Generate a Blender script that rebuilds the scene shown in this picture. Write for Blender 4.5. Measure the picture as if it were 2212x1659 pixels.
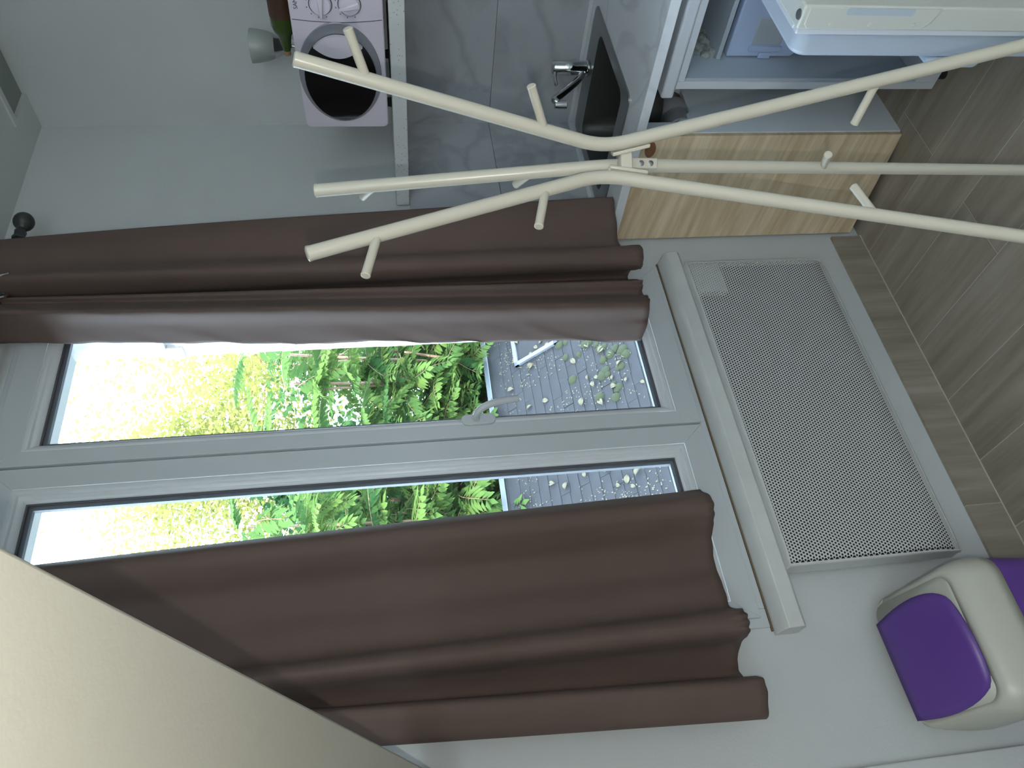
import bpy, math, random
from math import sin, cos, pi, radians as R
from mathutils import Vector, Matrix, noise
random.seed(7)
for o in list(bpy.data.objects): bpy.data.objects.remove(o)
SC = bpy.context.scene
COL = SC.collection

# ------------------------------------------------------------------ camera (solved from the photograph's vanishing lines)
IW, IH, FPX = 2212., 1659., 1676.57
CAM = Vector((-2.36975, -1.77879, 1.58838))
YAW, PIT, ROL = R(34.33281), R(8.41755), R(-3.22683)
_f = Vector((sin(YAW)*cos(PIT), cos(YAW)*cos(PIT), -sin(PIT)))
_r = Vector((cos(YAW), -sin(YAW), 0)); _u = _r.cross(_f)
CR = cos(ROL)*_r + sin(ROL)*_u; CU = -sin(ROL)*_r + cos(ROL)*_u
cd = bpy.data.cameras.new('camera'); cam = bpy.data.objects.new('camera', cd); COL.objects.link(cam)
cd.sensor_fit = 'HORIZONTAL'; cd.sensor_width = 36; cd.lens = 36*FPX/IW; cd.clip_start = .02; cd.clip_end = 200
M = Matrix.Identity(4)
for i in range(3):
    M[i][0] = -CU[i]; M[i][1] = CR[i]; M[i][2] = -_f[i]; M[i][3] = CAM[i]     # the phone was held upright: the picture is turned a quarter
cam.matrix_world = M
SC.camera = cam

# ------------------------------------------------------------------ light
w = bpy.data.worlds.new('sky'); SC.world = w; w.use_nodes = True
bg = w.node_tree.nodes['Background']; bg.inputs[0].default_value = (.64, .82, 1, 1); bg.inputs[1].default_value = 13.0
def lamp(name, kind, loc, energy, color, **k):
    l = bpy.data.lights.new(name, kind); l.energy = energy; l.color = color
    for a, b in k.items(): setattr(l, a, b)
    o = bpy.data.objects.new(name, l); COL.objects.link(o); o.location = loc
    return o
sun = lamp('sun', 'SUN', (0, -6, 9), 9, (1, .93, .78), angle=R(1))
sun.rotation_euler = Vector((.45, .80, -.72)).to_track_quat('-Z', 'Y').to_euler()
flash = lamp('phone_flash', 'POINT', CAM - .038*CR - .01*_f, 20, (1, .95, .86), shadow_soft_size=.004)
VS = SC.view_settings
VS.view_transform = 'Standard'; VS.look = 'None'; VS.gamma = 1; VS.use_curve_mapping = False; VS.exposure = 0.12

# ------------------------------------------------------------------ helpers
def ray(x, y): return _f - (x-IW/2)/FPX*CU - (y-IH/2)/FPX*CR
def on(x, y, ax, val):
    d = ray(x, y); return CAM + d*((val-CAM[ax])/d[ax])
def atd(x, y, dep): return CAM + ray(x, y)*dep
def V(*a): return Vector(a)

class MB:
    def __init__(s): s.v = []; s.f = []; s.m = []
    def add(s, vs, fs, mi=0):
        n = len(s.v); s.v += [tuple(p) for p in vs]
        s.f += [tuple(i+n for i in f) for f in fs]; s.m += [mi]*len(fs); return s
    def box(s, a, b, mi=0):
        x0, x1 = sorted((a[0], b[0])); y0, y1 = sorted((a[1], b[1])); z0, z1 = sorted((a[2], b[2]))
        return s.add([(x0,y0,z0),(x1,y0,z0),(x1,y1,z0),(x0,y1,z0),(x0,y0,z1),(x1,y0,z1),(x1,y1,z1),(x0,y1,z1)],
                     [(0,3,2,1),(4,5,6,7),(0,1,5,4),(1,2,6,5),(2,3,7,6),(3,0,4,7)], mi)
    def hexa(s, p, mi=0):           # 8 points: bottom loop then top loop
        return s.add(p, [(0,3,2,1),(4,5,6,7),(0,1,5,4),(1,2,6,5),(2,3,7,6),(3,0,4,7)], mi)
    def prism(s, loop, off, mi=0):  # loop of points extruded by a vector
        n = len(loop); a = [Vector(p) for p in loop]; b = [p+Vector(off) for p in a]
        return s.add(a+b, [tuple(range(n))[::-1], tuple(range(n, 2*n))] + [(i, (i+1) % n, n+(i+1) % n, n+i) for i in range(n)], mi)
    def tube(s, pts, rad, n=14, cap=True, mi=0):
        pts = [Vector(p) for p in pts]; rs = rad if isinstance(rad, (list, tuple)) else [rad]*len(pts)
        vs = []; up = None
        for i, p in enumerate(pts):
            d = (pts[min(i+1, len(pts)-1)] - pts[max(i-1, 0)]).normalized()
            if up is None:
                up = d.orthogonal().normalized()
            up = (up - d*up.dot(d)).normalized(); sd = d.cross(up)
            vs += [p + rs[i]*(cos(2*pi*k/n)*up + sin(2*pi*k/n)*sd) for k in range(n)]
        fs = [(i*n+k, i*n+(k+1) % n, (i+1)*n+(k+1) % n, (i+1)*n+k) for i in range(len(pts)-1) for k in range(n)]
        if cap: fs += [tuple(range(n))[::-1], tuple(range((len(pts)-1)*n, len(pts)*n))]
        return s.add(vs, fs, mi)
    def lathe(s, o, ax, prof, n=24, mi=0):   # prof: list of (distance along axis, radius)
        ax = Vector(ax).normalized(); o = Vector(o)
        return s.tube([o+ax*a for a, _ in prof], [max(r, 1e-4) for _, r in prof], n, True, mi) if len({a for a, _ in prof}) == len(prof) else s._lathe(o, ax, prof, n, mi)
    def _lathe(s, o, ax, prof, n, mi=0):
        up = ax.orthogonal().normalized(); sd = ax.cross(up); vs = []
        for a, r in prof: vs += [o+ax*a + max(r, 1e-4)*(cos(2*pi*k/n)*up+sin(2*pi*k/n)*sd) for k in range(n)]
        fs = [(i*n+k, i*n+(k+1) % n, (i+1)*n+(k+1) % n, (i+1)*n+k) for i in range(len(prof)-1) for k in range(n)]
        return s.add(vs, fs, mi)
    def grid(s, rows, mi=0, close=False):
        n = len(rows[0]); vs = [p for r in rows for p in r]
        return s.add(vs, [(i*n+k, i*n+k+1, (i+1)*n+k+1, (i+1)*n+k) for i in range(len(rows)-1) for k in range(n-1)], mi)
    def torus(s, o, ax, R0, r0, n=28, m=8, mi=0):
        o = Vector(o); ax = Vector(ax).normalized(); up = ax.orthogonal().normalized(); sd = ax.cross(up); vs = []
        for i in range(n):
            d = cos(2*pi*i/n)*up+sin(2*pi*i/n)*sd
            vs += [o + d*(R0+r0*cos(2*pi*k/m)) + ax*r0*sin(2*pi*k/m) for k in range(m)]
        return s.add(vs, [(i*m+k, i*m+(k+1) % m, ((i+1) % n)*m+(k+1) % m, ((i+1) % n)*m+k) for i in range(n) for k in range(m)], mi)

WORLD = {}
def place(o, loc, parent):
    base = Vector((0, 0, 0))
    if parent is not None:
        o.parent = parent; base = WORLD[parent]
    o.location = Vector(loc) - base; WORLD[o] = Vector(loc)
def empty(name, loc):
    o = bpy.data.objects.new(name, None); COL.objects.link(o); o.empty_display_size = .05; place(o, loc, None); return o
def obj(name, mb, mats, parent=None, smooth=None, bevel=0, seg=2, loc=None, solid=0, subsurf=0):
    me = bpy.data.meshes.new(name)
    org = Vector(loc) if loc is not None else (WORLD[parent] if parent is not None else Vector((0, 0, 0)))
    me.from_pydata([Vector(p)-org for p in mb.v], [], mb.f)
    mats = mats if isinstance(mats, (list, tuple)) else [mats]
    for m in mats: me.materials.append(m)
    if len(mats) > 1: me.polygons.foreach_set('material_index', mb.m)
    me.update()
    o = bpy.data.objects.new(name, me); COL.objects.link(o); place(o, org, parent)
    if smooth is not None:
        me.polygons.foreach_set('use_smooth', [True]*len(me.polygons)); me.set_sharp_from_angle(angle=R(smooth))
    if solid:
        md = o.modifiers.new('s', 'SOLIDIFY'); md.thickness = solid; md.offset = 0
    if bevel:
        md = o.modifiers.new('b', 'BEVEL'); md.width = bevel; md.segments = seg; md.limit_method = 'ANGLE'; md.angle_limit = R(40)
        me.polygons.foreach_set('use_smooth', [True]*len(me.polygons)); me.set_sharp_from_angle(angle=R(35))
    if subsurf:
        md = o.modifiers.new('u', 'SUBSURF'); md.levels = subsurf; md.render_levels = subsurf
    return o
def tag(o, label=None, cat=None, group=None, kind=None):
    if label: o['label'] = label
    if cat: o['category'] = cat
    if group: o['group'] = group
    if kind: o['kind'] = kind
    return o
def inst(name, me, loc, rot=(0, 0, 0), parent=None, scale=(1, 1, 1)):
    o = bpy.data.objects.new(name, me); COL.objects.link(o); place(o, loc, parent); o.rotation_euler = rot; o.scale = scale; return o

# ------------------------------------------------------------------ materials
def mat(name, col, rough=.5, metal=0, var=0, scale=8, stretch=(1, 1, 1), bump=0, bscale=200, spec=.5, trans=0, col2=None, emit=0):
    m = bpy.data.materials.new(name); m.use_nodes = True; nt = m.node_tree; N = nt.nodes; L = nt.links
    b = N['Principled BSDF']; b.inputs['Base Color'].default_value = (*col, 1); b.inputs['Roughness'].default_value = rough
    b.inputs['Metallic'].default_value = metal; b.inputs['Specular IOR Level'].default_value = spec
    if trans: b.inputs['Transmission Weight'].default_value = trans
    if emit: b.inputs['Emission Color'].default_value = (*col, 1); b.inputs['Emission Strength'].default_value = emit
    if var or col2 or bump:
        tc = N.new('ShaderNodeTexCoord'); mp = N.new('ShaderNodeMapping'); mp.inputs['Scale'].default_value = stretch
        L.new(tc.outputs['Object'], mp.inputs[0])
    if var or col2:
        nz = N.new('ShaderNodeTexNoise'); nz.inputs['Scale'].default_value = scale; nz.inputs['Detail'].default_value = 6
        L.new(mp.outputs[0], nz.inputs[0])
        rp = N.new('ShaderNodeValToRGB'); L.new(nz.outputs[0], rp.inputs[0])
        c2 = col2 if col2 else tuple(max(0, c*(1-var)) for c in col)
        c1 = col if col2 else tuple(min(1, c*(1+var)) for c in col)
        rp.color_ramp.elements[0].position = .32; rp.color_ramp.elements[1].position = .68
        rp.color_ramp.elements[0].color = (*c2, 1); rp.color_ramp.elements[1].color = (*c1, 1)
        L.new(rp.outputs[0], b.inputs['Base Color'])
    if bump:
        n2 = N.new('ShaderNodeTexNoise'); n2.inputs['Scale'].default_value = bscale; L.new(tc.outputs['Object'], n2.inputs[0])
        bp = N.new('ShaderNodeBump'); bp.inputs['Strength'].default_value = bump; bp.inputs['Distance'].default_value = .002
        L.new(n2.outputs[0], bp.inputs['Height']); L.new(bp.outputs[0], b.inputs['Normal'])
    return m
def leafmat(name, c1, c2, tr=.45):
    m = bpy.data.materials.new(name); m.use_nodes = True; nt = m.node_tree; N = nt.nodes; L = nt.links
    out = N['Material Output']; N.remove(N['Principled BSDF'])
    oi = N.new('ShaderNodeObjectInfo'); tc = N.new('ShaderNodeTexCoord'); nz = N.new('ShaderNodeTexNoise'); nz.inputs['Scale'].default_value = 3
    L.new(tc.outputs['Object'], nz.inputs[0])
    ad = N.new('ShaderNodeMath'); ad.operation = 'ADD'; L.new(oi.outputs['Random'], ad.inputs[0]); L.new(nz.outputs[0], ad.inputs[1])
    rp = N.new('ShaderNodeValToRGB'); mm = N.new('ShaderNodeMath'); mm.operation = 'MULTIPLY'; mm.inputs[1].default_value = .6
    L.new(ad.outputs[0], mm.inputs[0]); L.new(mm.outputs[0], rp.inputs[0])
    rp.color_ramp.elements[0].position = .2; rp.color_ramp.elements[1].position = .8
    rp.color_ramp.elements[0].color = (*c1, 1); rp.color_ramp.elements[1].color = (*c2, 1)
    d = N.new('ShaderNodeBsdfDiffuse'); t = N.new('ShaderNodeBsdfTranslucent'); mx = N.new('ShaderNodeMixShader'); mx.inputs[0].default_value = tr
    L.new(rp.outputs[0], d.inputs[0]); L.new(rp.outputs[0], t.inputs[0]); L.new(d.outputs[0], mx.inputs[1]); L.new(t.outputs[0], mx.inputs[2])
    L.new(mx.outputs[0], out.inputs[0]); return m

PAINT = mat('white_wall_paint', (.575, .60, .61), .75, var=.03, scale=3, bump=.35, bscale=160)
CEIL = mat('ceiling_paint', (.59, .62, .625), .8, var=.03, scale=2)
HATCH = mat('hatch_shade', (.26, .30, .28), .7)  # dark tone stands in for the shade inside the ceiling recess
SOFF = mat('cream_paint', (.49, .48, .42), .7, var=.03, scale=4, bump=.10, bscale=200)
PVC = mat('white_pvc', (.545, .58, .61), .35, spec=.4)
PVCE = mat('white_pvc_bead', (.64, .67, .70), .25)
GASK = mat('grey_seal', (.09, .09, .10), .5)
SILL = mat('sill_white', (.62, .64, .63), .5, var=.04, scale=12)
DIRT = mat('dirty_joint', (.16, .12, .07), .8)
GROUT = mat('grout', (.55, .52, .46), .9)
def tilemat():
    m = bpy.data.materials.new('wood_look_tile'); m.use_nodes = True; nt = m.node_tree; N = nt.nodes; L = nt.links
    b = N['Principled BSDF']; b.inputs['Roughness'].default_value = .42
    tc = N.new('ShaderNodeTexCoord'); mp = N.new('ShaderNodeMapping'); mp.inputs['Scale'].default_value = (14, 1.2, 1); L.new(tc.outputs['Object'], mp.inputs[0])
    oi = N.new('ShaderNodeObjectInfo'); cx = N.new('ShaderNodeCombineXYZ'); ml = N.new('ShaderNodeMath'); ml.operation = 'MULTIPLY'; ml.inputs[1].default_value = 37
    L.new(oi.outputs['Random'], ml.inputs[0]); L.new(ml.outputs[0], cx.inputs[2]); L.new(cx.outputs[0], mp.inputs['Location'])
    nz = N.new('ShaderNodeTexNoise'); nz.inputs['Scale'].default_value = 1.6; nz.inputs['Detail'].default_value = 8; nz.inputs['Roughness'].default_value = .6
    L.new(mp.outputs[0], nz.inputs[0]); rp = N.new('ShaderNodeValToRGB'); L.new(nz.outputs[0], rp.inputs[0])
    rp.color_ramp.elements[0].position = .3; rp.color_ramp.elements[1].position = .72
    rp.color_ramp.elements[0].color = (.23, .195, .155, 1); rp.color_ramp.elements[1].color = (.40, .36, .305, 1)
    L.new(rp.outputs[0], b.inputs['Base Color']); return m
TILE = tilemat()
def marblemat(name, base, vein, sc=2.2, amt=.5):
    m = bpy.data.materials.new(name); m.use_nodes = True; nt = m.node_tree; N = nt.nodes; L = nt.links
    b = N['Principled BSDF']; b.inputs['Roughness'].default_value = .22
    tc = N.new('ShaderNodeTexCoord'); wv = N.new('ShaderNodeTexNoise'); wv.inputs['Scale'].default_value = sc; wv.inputs['Detail'].default_value = 5; wv.inputs['Distortion'].default_value = 1.1
    L.new(tc.outputs['Object'], wv.inputs[0])
    s = N.new('ShaderNodeMath'); s.operation = 'SUBTRACT'; s.inputs[1].default_value = .5; L.new(wv.outputs[0], s.inputs[0])
    a = N.new('ShaderNodeMath'); a.operation = 'ABSOLUTE'; L.new(s.outputs[0], a.inputs[0])
    rp = N.new('ShaderNodeValToRGB'); L.new(a.outputs[0], rp.inputs[0])
    rp.color_ramp.elements[0].position = 0; rp.color_ramp.elements[1].position = .05
    rp.color_ramp.elements[0].color = (*[base[i]*(1-amt)+vein[i]*amt for i in range(3)], 1); rp.color_ramp.elements[1].color = (*base, 1)
    L.new(rp.outputs[0], b.inputs['Base Color']); return m
MARB = marblemat('grey_marble_tile', (.42, .44, .47), (.22, .22, .25), 1.7, .38)
WORK = marblemat('white_marble_worktop', (.72, .75, .80), (.36, .36, .40), 3.0, .3)
def speckmat():
    m = bpy.data.materials.new('speckled_stone'); m.use_nodes = True; nt = m.node_tree; N = nt.nodes; L = nt.links
    b = N['Principled BSDF']; b.inputs['Roughness'].default_value = .4
    tc = N.new('ShaderNodeTexCoord'); vo = N.new('ShaderNodeTexVoronoi'); vo.inputs['Scale'].default_value = 95; L.new(tc.outputs['Object'], vo.inputs[0])
    rp = N.new('ShaderNodeValToRGB'); L.new(vo.outputs['Distance'], rp.inputs[0]); rp.color_ramp.interpolation = 'LINEAR'
    rp.color_ramp.elements[0].position = .10; rp.color_ramp.elements[1].position = .17
    rp.color_ramp.elements[0].color = (.22, .22, .23, 1); rp.color_ramp.elements[1].color = (.60, .62, .63, 1)
    L.new(rp.outputs[0], b.inputs['Base Color']); return m
SPECK = speckmat()
def woodmat():
    m = bpy.data.materials.new('pale_pine'); m.use_nodes = True; nt = m.node_tree; N = nt.nodes; L = nt.links
    b = N['Principled BSDF']; b.inputs['Roughness'].default_value = .5
    tc = N.new('ShaderNodeTexCoord'); mp = N.new('ShaderNodeMapping'); mp.inputs['Scale'].default_value = (1, 1.3, 17); m0 = N.new('ShaderNodeMapping'); m0.inputs['Rotation'].default_value = (R(-11), 0, 0)
    L.new(tc.outputs['Object'], m0.inputs[0]); L.new(m0.outputs[0], mp.inputs[0])
    nz = N.new('ShaderNodeTexNoise'); nz.inputs['Scale'].default_value = 2; nz.inputs['Detail'].default_value = 7; nz.inputs['Roughness'].default_value = .62; L.new(mp.outputs[0], nz.inputs[0])
    rp = N.new('ShaderNodeValToRGB'); L.new(nz.outputs[0], rp.inputs[0])
    e = rp.color_ramp.elements; e[0].position = .30; e[0].color = (.52, .38, .23, 1); e[1].position = .62; e[1].color = (.80, .66, .47, 1)
    L.new(rp.outputs[0], b.inputs['Base Color']); return m
WOOD = woodmat()
KNOT = mat('wood_knot', (.26, .12, .05), .6, var=.25, scale=60)
WLAM = mat('white_laminate', (.72, .79, .86), .4)
FABR = mat('taupe_fabric', (.125, .086, .074), .7, var=.05, scale=5, bump=.25, bscale=900, spec=.25)
FABR.node_tree.nodes['Principled BSDF'].inputs['Sheen Weight'].default_value = .04
IRON = mat('black_iron', (.035, .04, .04), .45)
CHROME = mat('chrome', (.62, .63, .65), .12, metal=1)
STEEL = mat('brushed_steel', (.05, .053, .05), .45, metal=.4)
SMETAL = mat('sink_steel', (.32, .33, .33), .3, metal=1)
LACQ = mat('ivory_lacquer', (.52, .50, .43), .3, spec=.5)
SCREW = mat('zinc_screw', (.30, .32, .34), .35, metal=1)
RADW = mat('radiator_white', (.64, .66, .66), .45)
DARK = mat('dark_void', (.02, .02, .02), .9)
RCTL = mat('control_box', (.45, .48, .48), .5)
PURP = mat('purple_plastic', (.115, .048, .28), .38)
BINW = mat('cream_plastic', (.50, .50, .44), .35)
SILV = mat('silver_plastic', (.72, .66, .76), .38, metal=.15)
SILD = mat('silver_ring', (.28, .29, .33), .35, metal=.3)
BLKG = mat('black_glass', (.006, .006, .007), .12)
MARK = mat('dark_print', (.06, .06, .09), .6)
FROST = mat('frosted_glass', (.62, .66, .64), .35, trans=.55)
BROWN = mat('brown_label', (.07, .035, .02), .5)
GREEN = mat('green_glass', (.05, .09, .02), .12, spec=.6)
FRIDGE = mat('fridge_white', (.62, .66, .72), .35)
LINER = mat('fridge_liner', (.45, .52, .60), .4)
LINERD = mat('door_liner', (.44, .50, .60), .35)
CREAM = mat('door_cream', (.58, .60, .57), .4)
BLUEP = mat('blue_clear_plastic', (.55, .70, 1.0), .3, trans=.15)
GREYP = mat('grey_pipe', (.30, .31, .34), .45)
FROSTI = mat('frosted_ice', (.26, .30, .29), .7, var=.3, scale=30)
SLATE = mat('slate', (.023, .022, .025), .9, var=.16, scale=5, bump=.3, bscale=30)
ZINC = mat('zinc_sheet', (.13, .14, .16), .5)
MOSS = mat('moss', (.028, .034, .014), .95, var=.4, scale=40)
DRYL = mat('dry_leaf', (.13, .11, .07), .8, var=.2, scale=20)
PLAST = mat('old_lime_wash', (.72, .74, .76), .85, col2=(.45, .46, .48), scale=14, bump=.6, bscale=60)
BRICK = mat('pale_brick', (.66, .60, .57), .85, var=.15, scale=20)
LEAF = leafmat('sumac_leaf', (.036, .10, .038), (.125, .20, .055), .4)
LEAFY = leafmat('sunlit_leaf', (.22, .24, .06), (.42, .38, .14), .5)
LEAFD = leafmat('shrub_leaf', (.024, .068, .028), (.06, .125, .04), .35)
BARK = mat('pinkish_bark', (.30, .19, .13), .8, var=.2, scale=20)
EARTH = mat('earth', (.10, .085, .06), .95, var=.3, scale=3)
def glassmat():
    m = bpy.data.materials.new('window_glass'); m.use_nodes = True; nt = m.node_tree; N = nt.nodes; L = nt.links
    out = N['Material Output']; N.remove(N['Principled BSDF'])
    t = N.new('ShaderNodeBsdfTransparent'); t.inputs[0].default_value = (.93, .95, .95, 1); g = N.new('ShaderNodeBsdfGlossy'); g.inputs['Roughness'].default_value = .02
    fr = N.new('ShaderNodeFresnel'); fr.inputs[0].default_value = 1.25; mx = N.new('ShaderNodeMixShader')
    L.new(fr.outputs[0], mx.inputs[0]); L.new(t.outputs[0], mx.inputs[1]); L.new(g.outputs[0], mx.inputs[2]); L.new(mx.outputs[0], out.inputs[0]); return m
GLASS = glassmat()

# ------------------------------------------------------------------ room shell
ZC = 2.72
XL, YB = -4.3, -4.6          # far left and back of the room, behind the camera
WX0, WX1, WZ0, WZ1 = -1.895, -.735, .747, 2.60   # window opening
fl = obj('floor', MB().box((XL, YB, -.12), (0, 0, -.0015)), GROUT); tag(fl, kind='structure')
tiles = {}
for ci in range(0, 22):
    x1 = -.107 - .2*(ci-1); x0 = x1 - .2
    if ci == 0: x1 = 0; x0 = -.107
    x0 = max(x0, XL)
    if x1 <= XL: break
    ph = -.411 if ci % 2 else -1.011
    cuts = [0.] + [y for y in [ph+1.2-1.2*k for k in range(6)] if YB < y < -.02] + [YB]
    for a, b in zip(cuts, cuts[1:]):
        key = (round(x1-x0, 4), round(a-b, 4))
        if key not in tiles:
            me = bpy.data.meshes.new('tile'); g = .0017; mb = MB().box((-key[0]/2+g, -key[1]/2+g, -.008), (key[0]/2-g, key[1]/2-g, 0))
            me.from_pydata(mb.v, [], mb.f); me.materials.append(TILE); tiles[key] = me
        inst('tile', tiles[key], ((x0+x1)/2, (a+b)/2, 0), parent=fl)

ww = MB()                     # window wall with its opening; thick old masonry, upper storey added unseen above to shade the roof
ZT = 4.6
ww.box((XL, 0, -.1), (WX0, .34, ZT)).box((WX1, 0, -.1), (3.6, .34, ZT)).box((WX0, 0, -.1), (WX1, .34, WZ0)).box((WX0, 0, WZ1), (WX1, .34, ZT))
wallw = tag(obj('wall_window', ww, PAINT), kind='structure')
wallk = tag(obj('wall_kitchen', MB().box((0, YB, -.1), (.2, 0, ZC+.1)), PAINT), kind='structure')
tag(obj('wall_back', MB().box((XL, YB-.15, -.1), (0.2, YB, ZC+1.9)), PAINT), kind='structure')
tag(obj('wall_left', MB().box((XL-.15, YB, -.1), (XL, .34, ZC+1.9)), PAINT), kind='structure')
# ceiling with a recessed hatch beside the kitchen wall
hx, hy0, hy1 = -.142, -.127, -1.2
ce = MB().box((XL, YB, ZC), (hx, 0, ZC+.18)).box((hx, hy0, ZC), (0.2, 0.34, ZC+.18)).box((hx, YB, ZC), (0.2, hy1, ZC+.18))
cl_ = tag(obj('ceiling', ce, CEIL), kind='structure')
obj('hatch', MB().box((hx, hy1, ZC+.012), (.2, hy0, ZC+.06)), HATCH, cl_)
ht = MB().box((hx-.022, hy0+.006, ZC-.006), (hx, hy1, ZC+.004)); tag(obj('trim_1', ht, CEIL), kind='structure')
# sloping underside of the stairs over the camera
def zs(y): return 1.728 + .25*(-.917-y)
xs_ = -2.15
sl = MB().hexa([(XL, -.004, zs(0)), (xs_, -.004, zs(0)), (xs_, -2.5, zs(-2.5)), (XL, -2.5, zs(-2.5)),
                (XL, -.004, zs(0)+.1), (xs_, -.004, zs(0)+.1), (xs_, -2.5, zs(-2.5)+.1), (XL, -2.5, zs(-2.5)+.1)])
tag(obj('wall_stair_slope', sl, SOFF, bevel=.004), kind='structure')
tag(obj('wall_under_stair', MB().box((XL, -.016, 0), (-2.211, -.0005, 1.40)), PAINT, bevel=.003), kind='structure')
# tiled plinth
pl = empty('baseboard_window', (0, 0, 0)); tag(pl, kind='structure')
xs = [-.63, -1.028, -1.636, -2.21, -2.82]
for a, b in zip(xs, xs[1:]):
    obj('tile', MB().box((a-.0012, -.0005-(.016 if a <= -2.21 else 0), 0), (b+.0012, -.0105-(.016 if a <= -2.21 else 0), .106)), TILE, pl, loc=((a+b)/2, 0, .05))
obj('joint', MB().box((xs[0], -.0004, 0), (xs[3], -.0085, .1045)).box((-.63, -.0105, 0), (-2.21, -.0128, .0025)), GROUT, pl)
# marble tiles round the corner between worktop and shelf
for k in range(3):
    for j in range(2):
        z0 = .905+.303*j; z1 = z0+.301 if j == 0 else 1.513
        obj('tile', MB().box((-.0005, -.001-.602*k, z0), (-.008, -.601-.602*k, z1)), MARB, wallk, loc=(0, -.3-.602*k, z0+.15))
for k in range(1):
    for j in range(2):
        z0 = .905+.303*j; z1 = z0+.301 if j == 0 else 1.513
        obj('tile', MB().box((-.009, -.0005, z0), (-.609, -.008, z1)), MARB, wallw, loc=(-.3, 0, z0+.15))

# ------------------------------------------------------------------ window
wn = empty('window_1', (-1.32, 0, WZ0)); tag(wn, kind='structure')
def ring(mb, x0, x1, z0, z1, w, y0, y1, wb=None, wt=None):
    wb = w if wb is None else wb; wt = w if wt is None else wt
    mb.box((x0, y0, z0), (x0+w, y1, z1)).box((x1-w, y0, z0), (x1, y1, z1)).box((x0+w, y0, z0), (x1-w, y1, z0+wb)).box((x0+w, y0, z1-wt), (x1-w, y1, z1)); return mb
obj('frame', ring(MB(), WX0, WX1, WZ0, WZ1, .045, -.006, .06), PVC, wn, bevel=.002)
XM = -1.330
GZ0, GZ1 = .858, 2.483
def sash(x0, x1, gx0, gx1, yf):
    # mitred rails: sash > bead, pane
    z0, z1 = WZ0+.02, WZ1-.022
    rails = MB()
    o = [(x0, z0), (x1, z0), (x1, z1), (x0, z1)]; i = [(gx0-.028, GZ0-.028), (gx1+.028, GZ0-.028), (gx1+.028, GZ1+.028), (gx0-.028, GZ1+.028)]
    for k in range(4):
        a, b, c_, d = o[k], o[(k+1) % 4], i[(k+1) % 4], i[k]
        g = .0004; rails.hexa([(a[0], yf, a[1]), (b[0], yf, b[1]), (c_[0], yf, c_[1]), (d[0], yf, d[1]), (a[0], yf+.062, a[1]), (b[0], yf+.062, b[1]), (c_[0], yf+.062, c_[1]), (d[0], yf+.062, d[1])])
    s = obj('sash', rails, PVC, wn, bevel=.0012)
    prof = [(.0275, yf+.0015), (.024, yf+.0005), (.016, yf+.004), (.013, yf+.011), (.0075, yf+.013), (.003, yf+.017), (0, yf+.030)]
    bd = MB()
    for k in range(4):
        rows = []
        for off, y in prof:
            cs = [(gx0-off, GZ0-off), (gx1+off, GZ0-off), (gx1+off, GZ1+off), (gx0-off, GZ1+off)]
            a, b = cs[k], cs[(k+1) % 4]; rows.append([(a[0], y, a[1]), (b[0], y, b[1])])
        bd.grid(rows)
    obj('bead', bd, PVCE, s, smooth=40)
    obj('seal', ring(MB(), gx0-.002, gx1+.002, GZ0-.002, GZ1+.002, .006, yf+.028, yf+.034), GASK, s)
    obj('spacer', ring(MB(), gx0, gx1, GZ0, GZ1, .013, yf+.037, yf+.050), ZINC, s)
    obj('pane', MB().box((gx0-.004, yf+.034, GZ0-.004), (gx1+.004, yf+.038, GZ1+.004)), GLASS, s)
    return s
sr = sash(XM+.000, WX1-.022, -1.262, WX1-.10, -.022)
sl_ = sash(WX0+.022, XM-.004, WX0+.095, -1.418, -.016)
# handle on the right leaf
hb = on(1030, 905, 1, -.03)
hd = obj('handle', MB().prism([(hb.x+.016*cos(a), -.0225, hb.z-.005+(.030 if sin(a) > 0 else -.030)+.016*sin(a)) for a in [2*pi*k/24 for k in range(24)]], (0, -.009, 0)), PVC, sr, bevel=.002)
hp = [V(hb.x, -.031, hb.z+.002), V(hb.x, -.055, hb.z+.002), V(hb.x+.004, -.070, hb.z-.008), V(hb.x+.012, -.078, hb.z-.03), V(hb.x+.02, -.080, hb.z-.065), V(hb.x+.026, -.078, hb.z-.11)]
def smoothpts(p, n=6):
    p = [Vector(q) for q in p]; out = []
    for i in range(len(p)-1):
        a, b, c_, d = p[max(i-1, 0)], p[i], p[i+1], p[min(i+2, len(p)-1)]
        for k in range(n):
            t = k/n; out.append(.5*((2*b)+(c_-a)*t+(2*a-5*b+4*c_-d)*t*t+(3*b-a-3*c_+d)*t**3))
    return out+[p[-1]]
obj('lever', MB().tube(smoothpts(hp), .0095, 12), PVC, hd, smooth=50)
obj('weather_joint', MB().box((WX0-.01, -.007, WZ0-.0045), (WX1+.008, .01, WZ0-.0005)), DIRT, wn)
# sill
sx0, sx1 = -1.915, -.722
si = MB().prism([(sx0, -.0005, .742), (sx0, -.045, .735), (sx0, -.056, .726), (sx0, -.058, .690), (sx0, -.050, .682), (sx0, -.0005, .682)], (sx1-sx0, 0, 0))
tag(obj('trim_2', si, SILL, bevel=.002), kind='structure')
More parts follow.
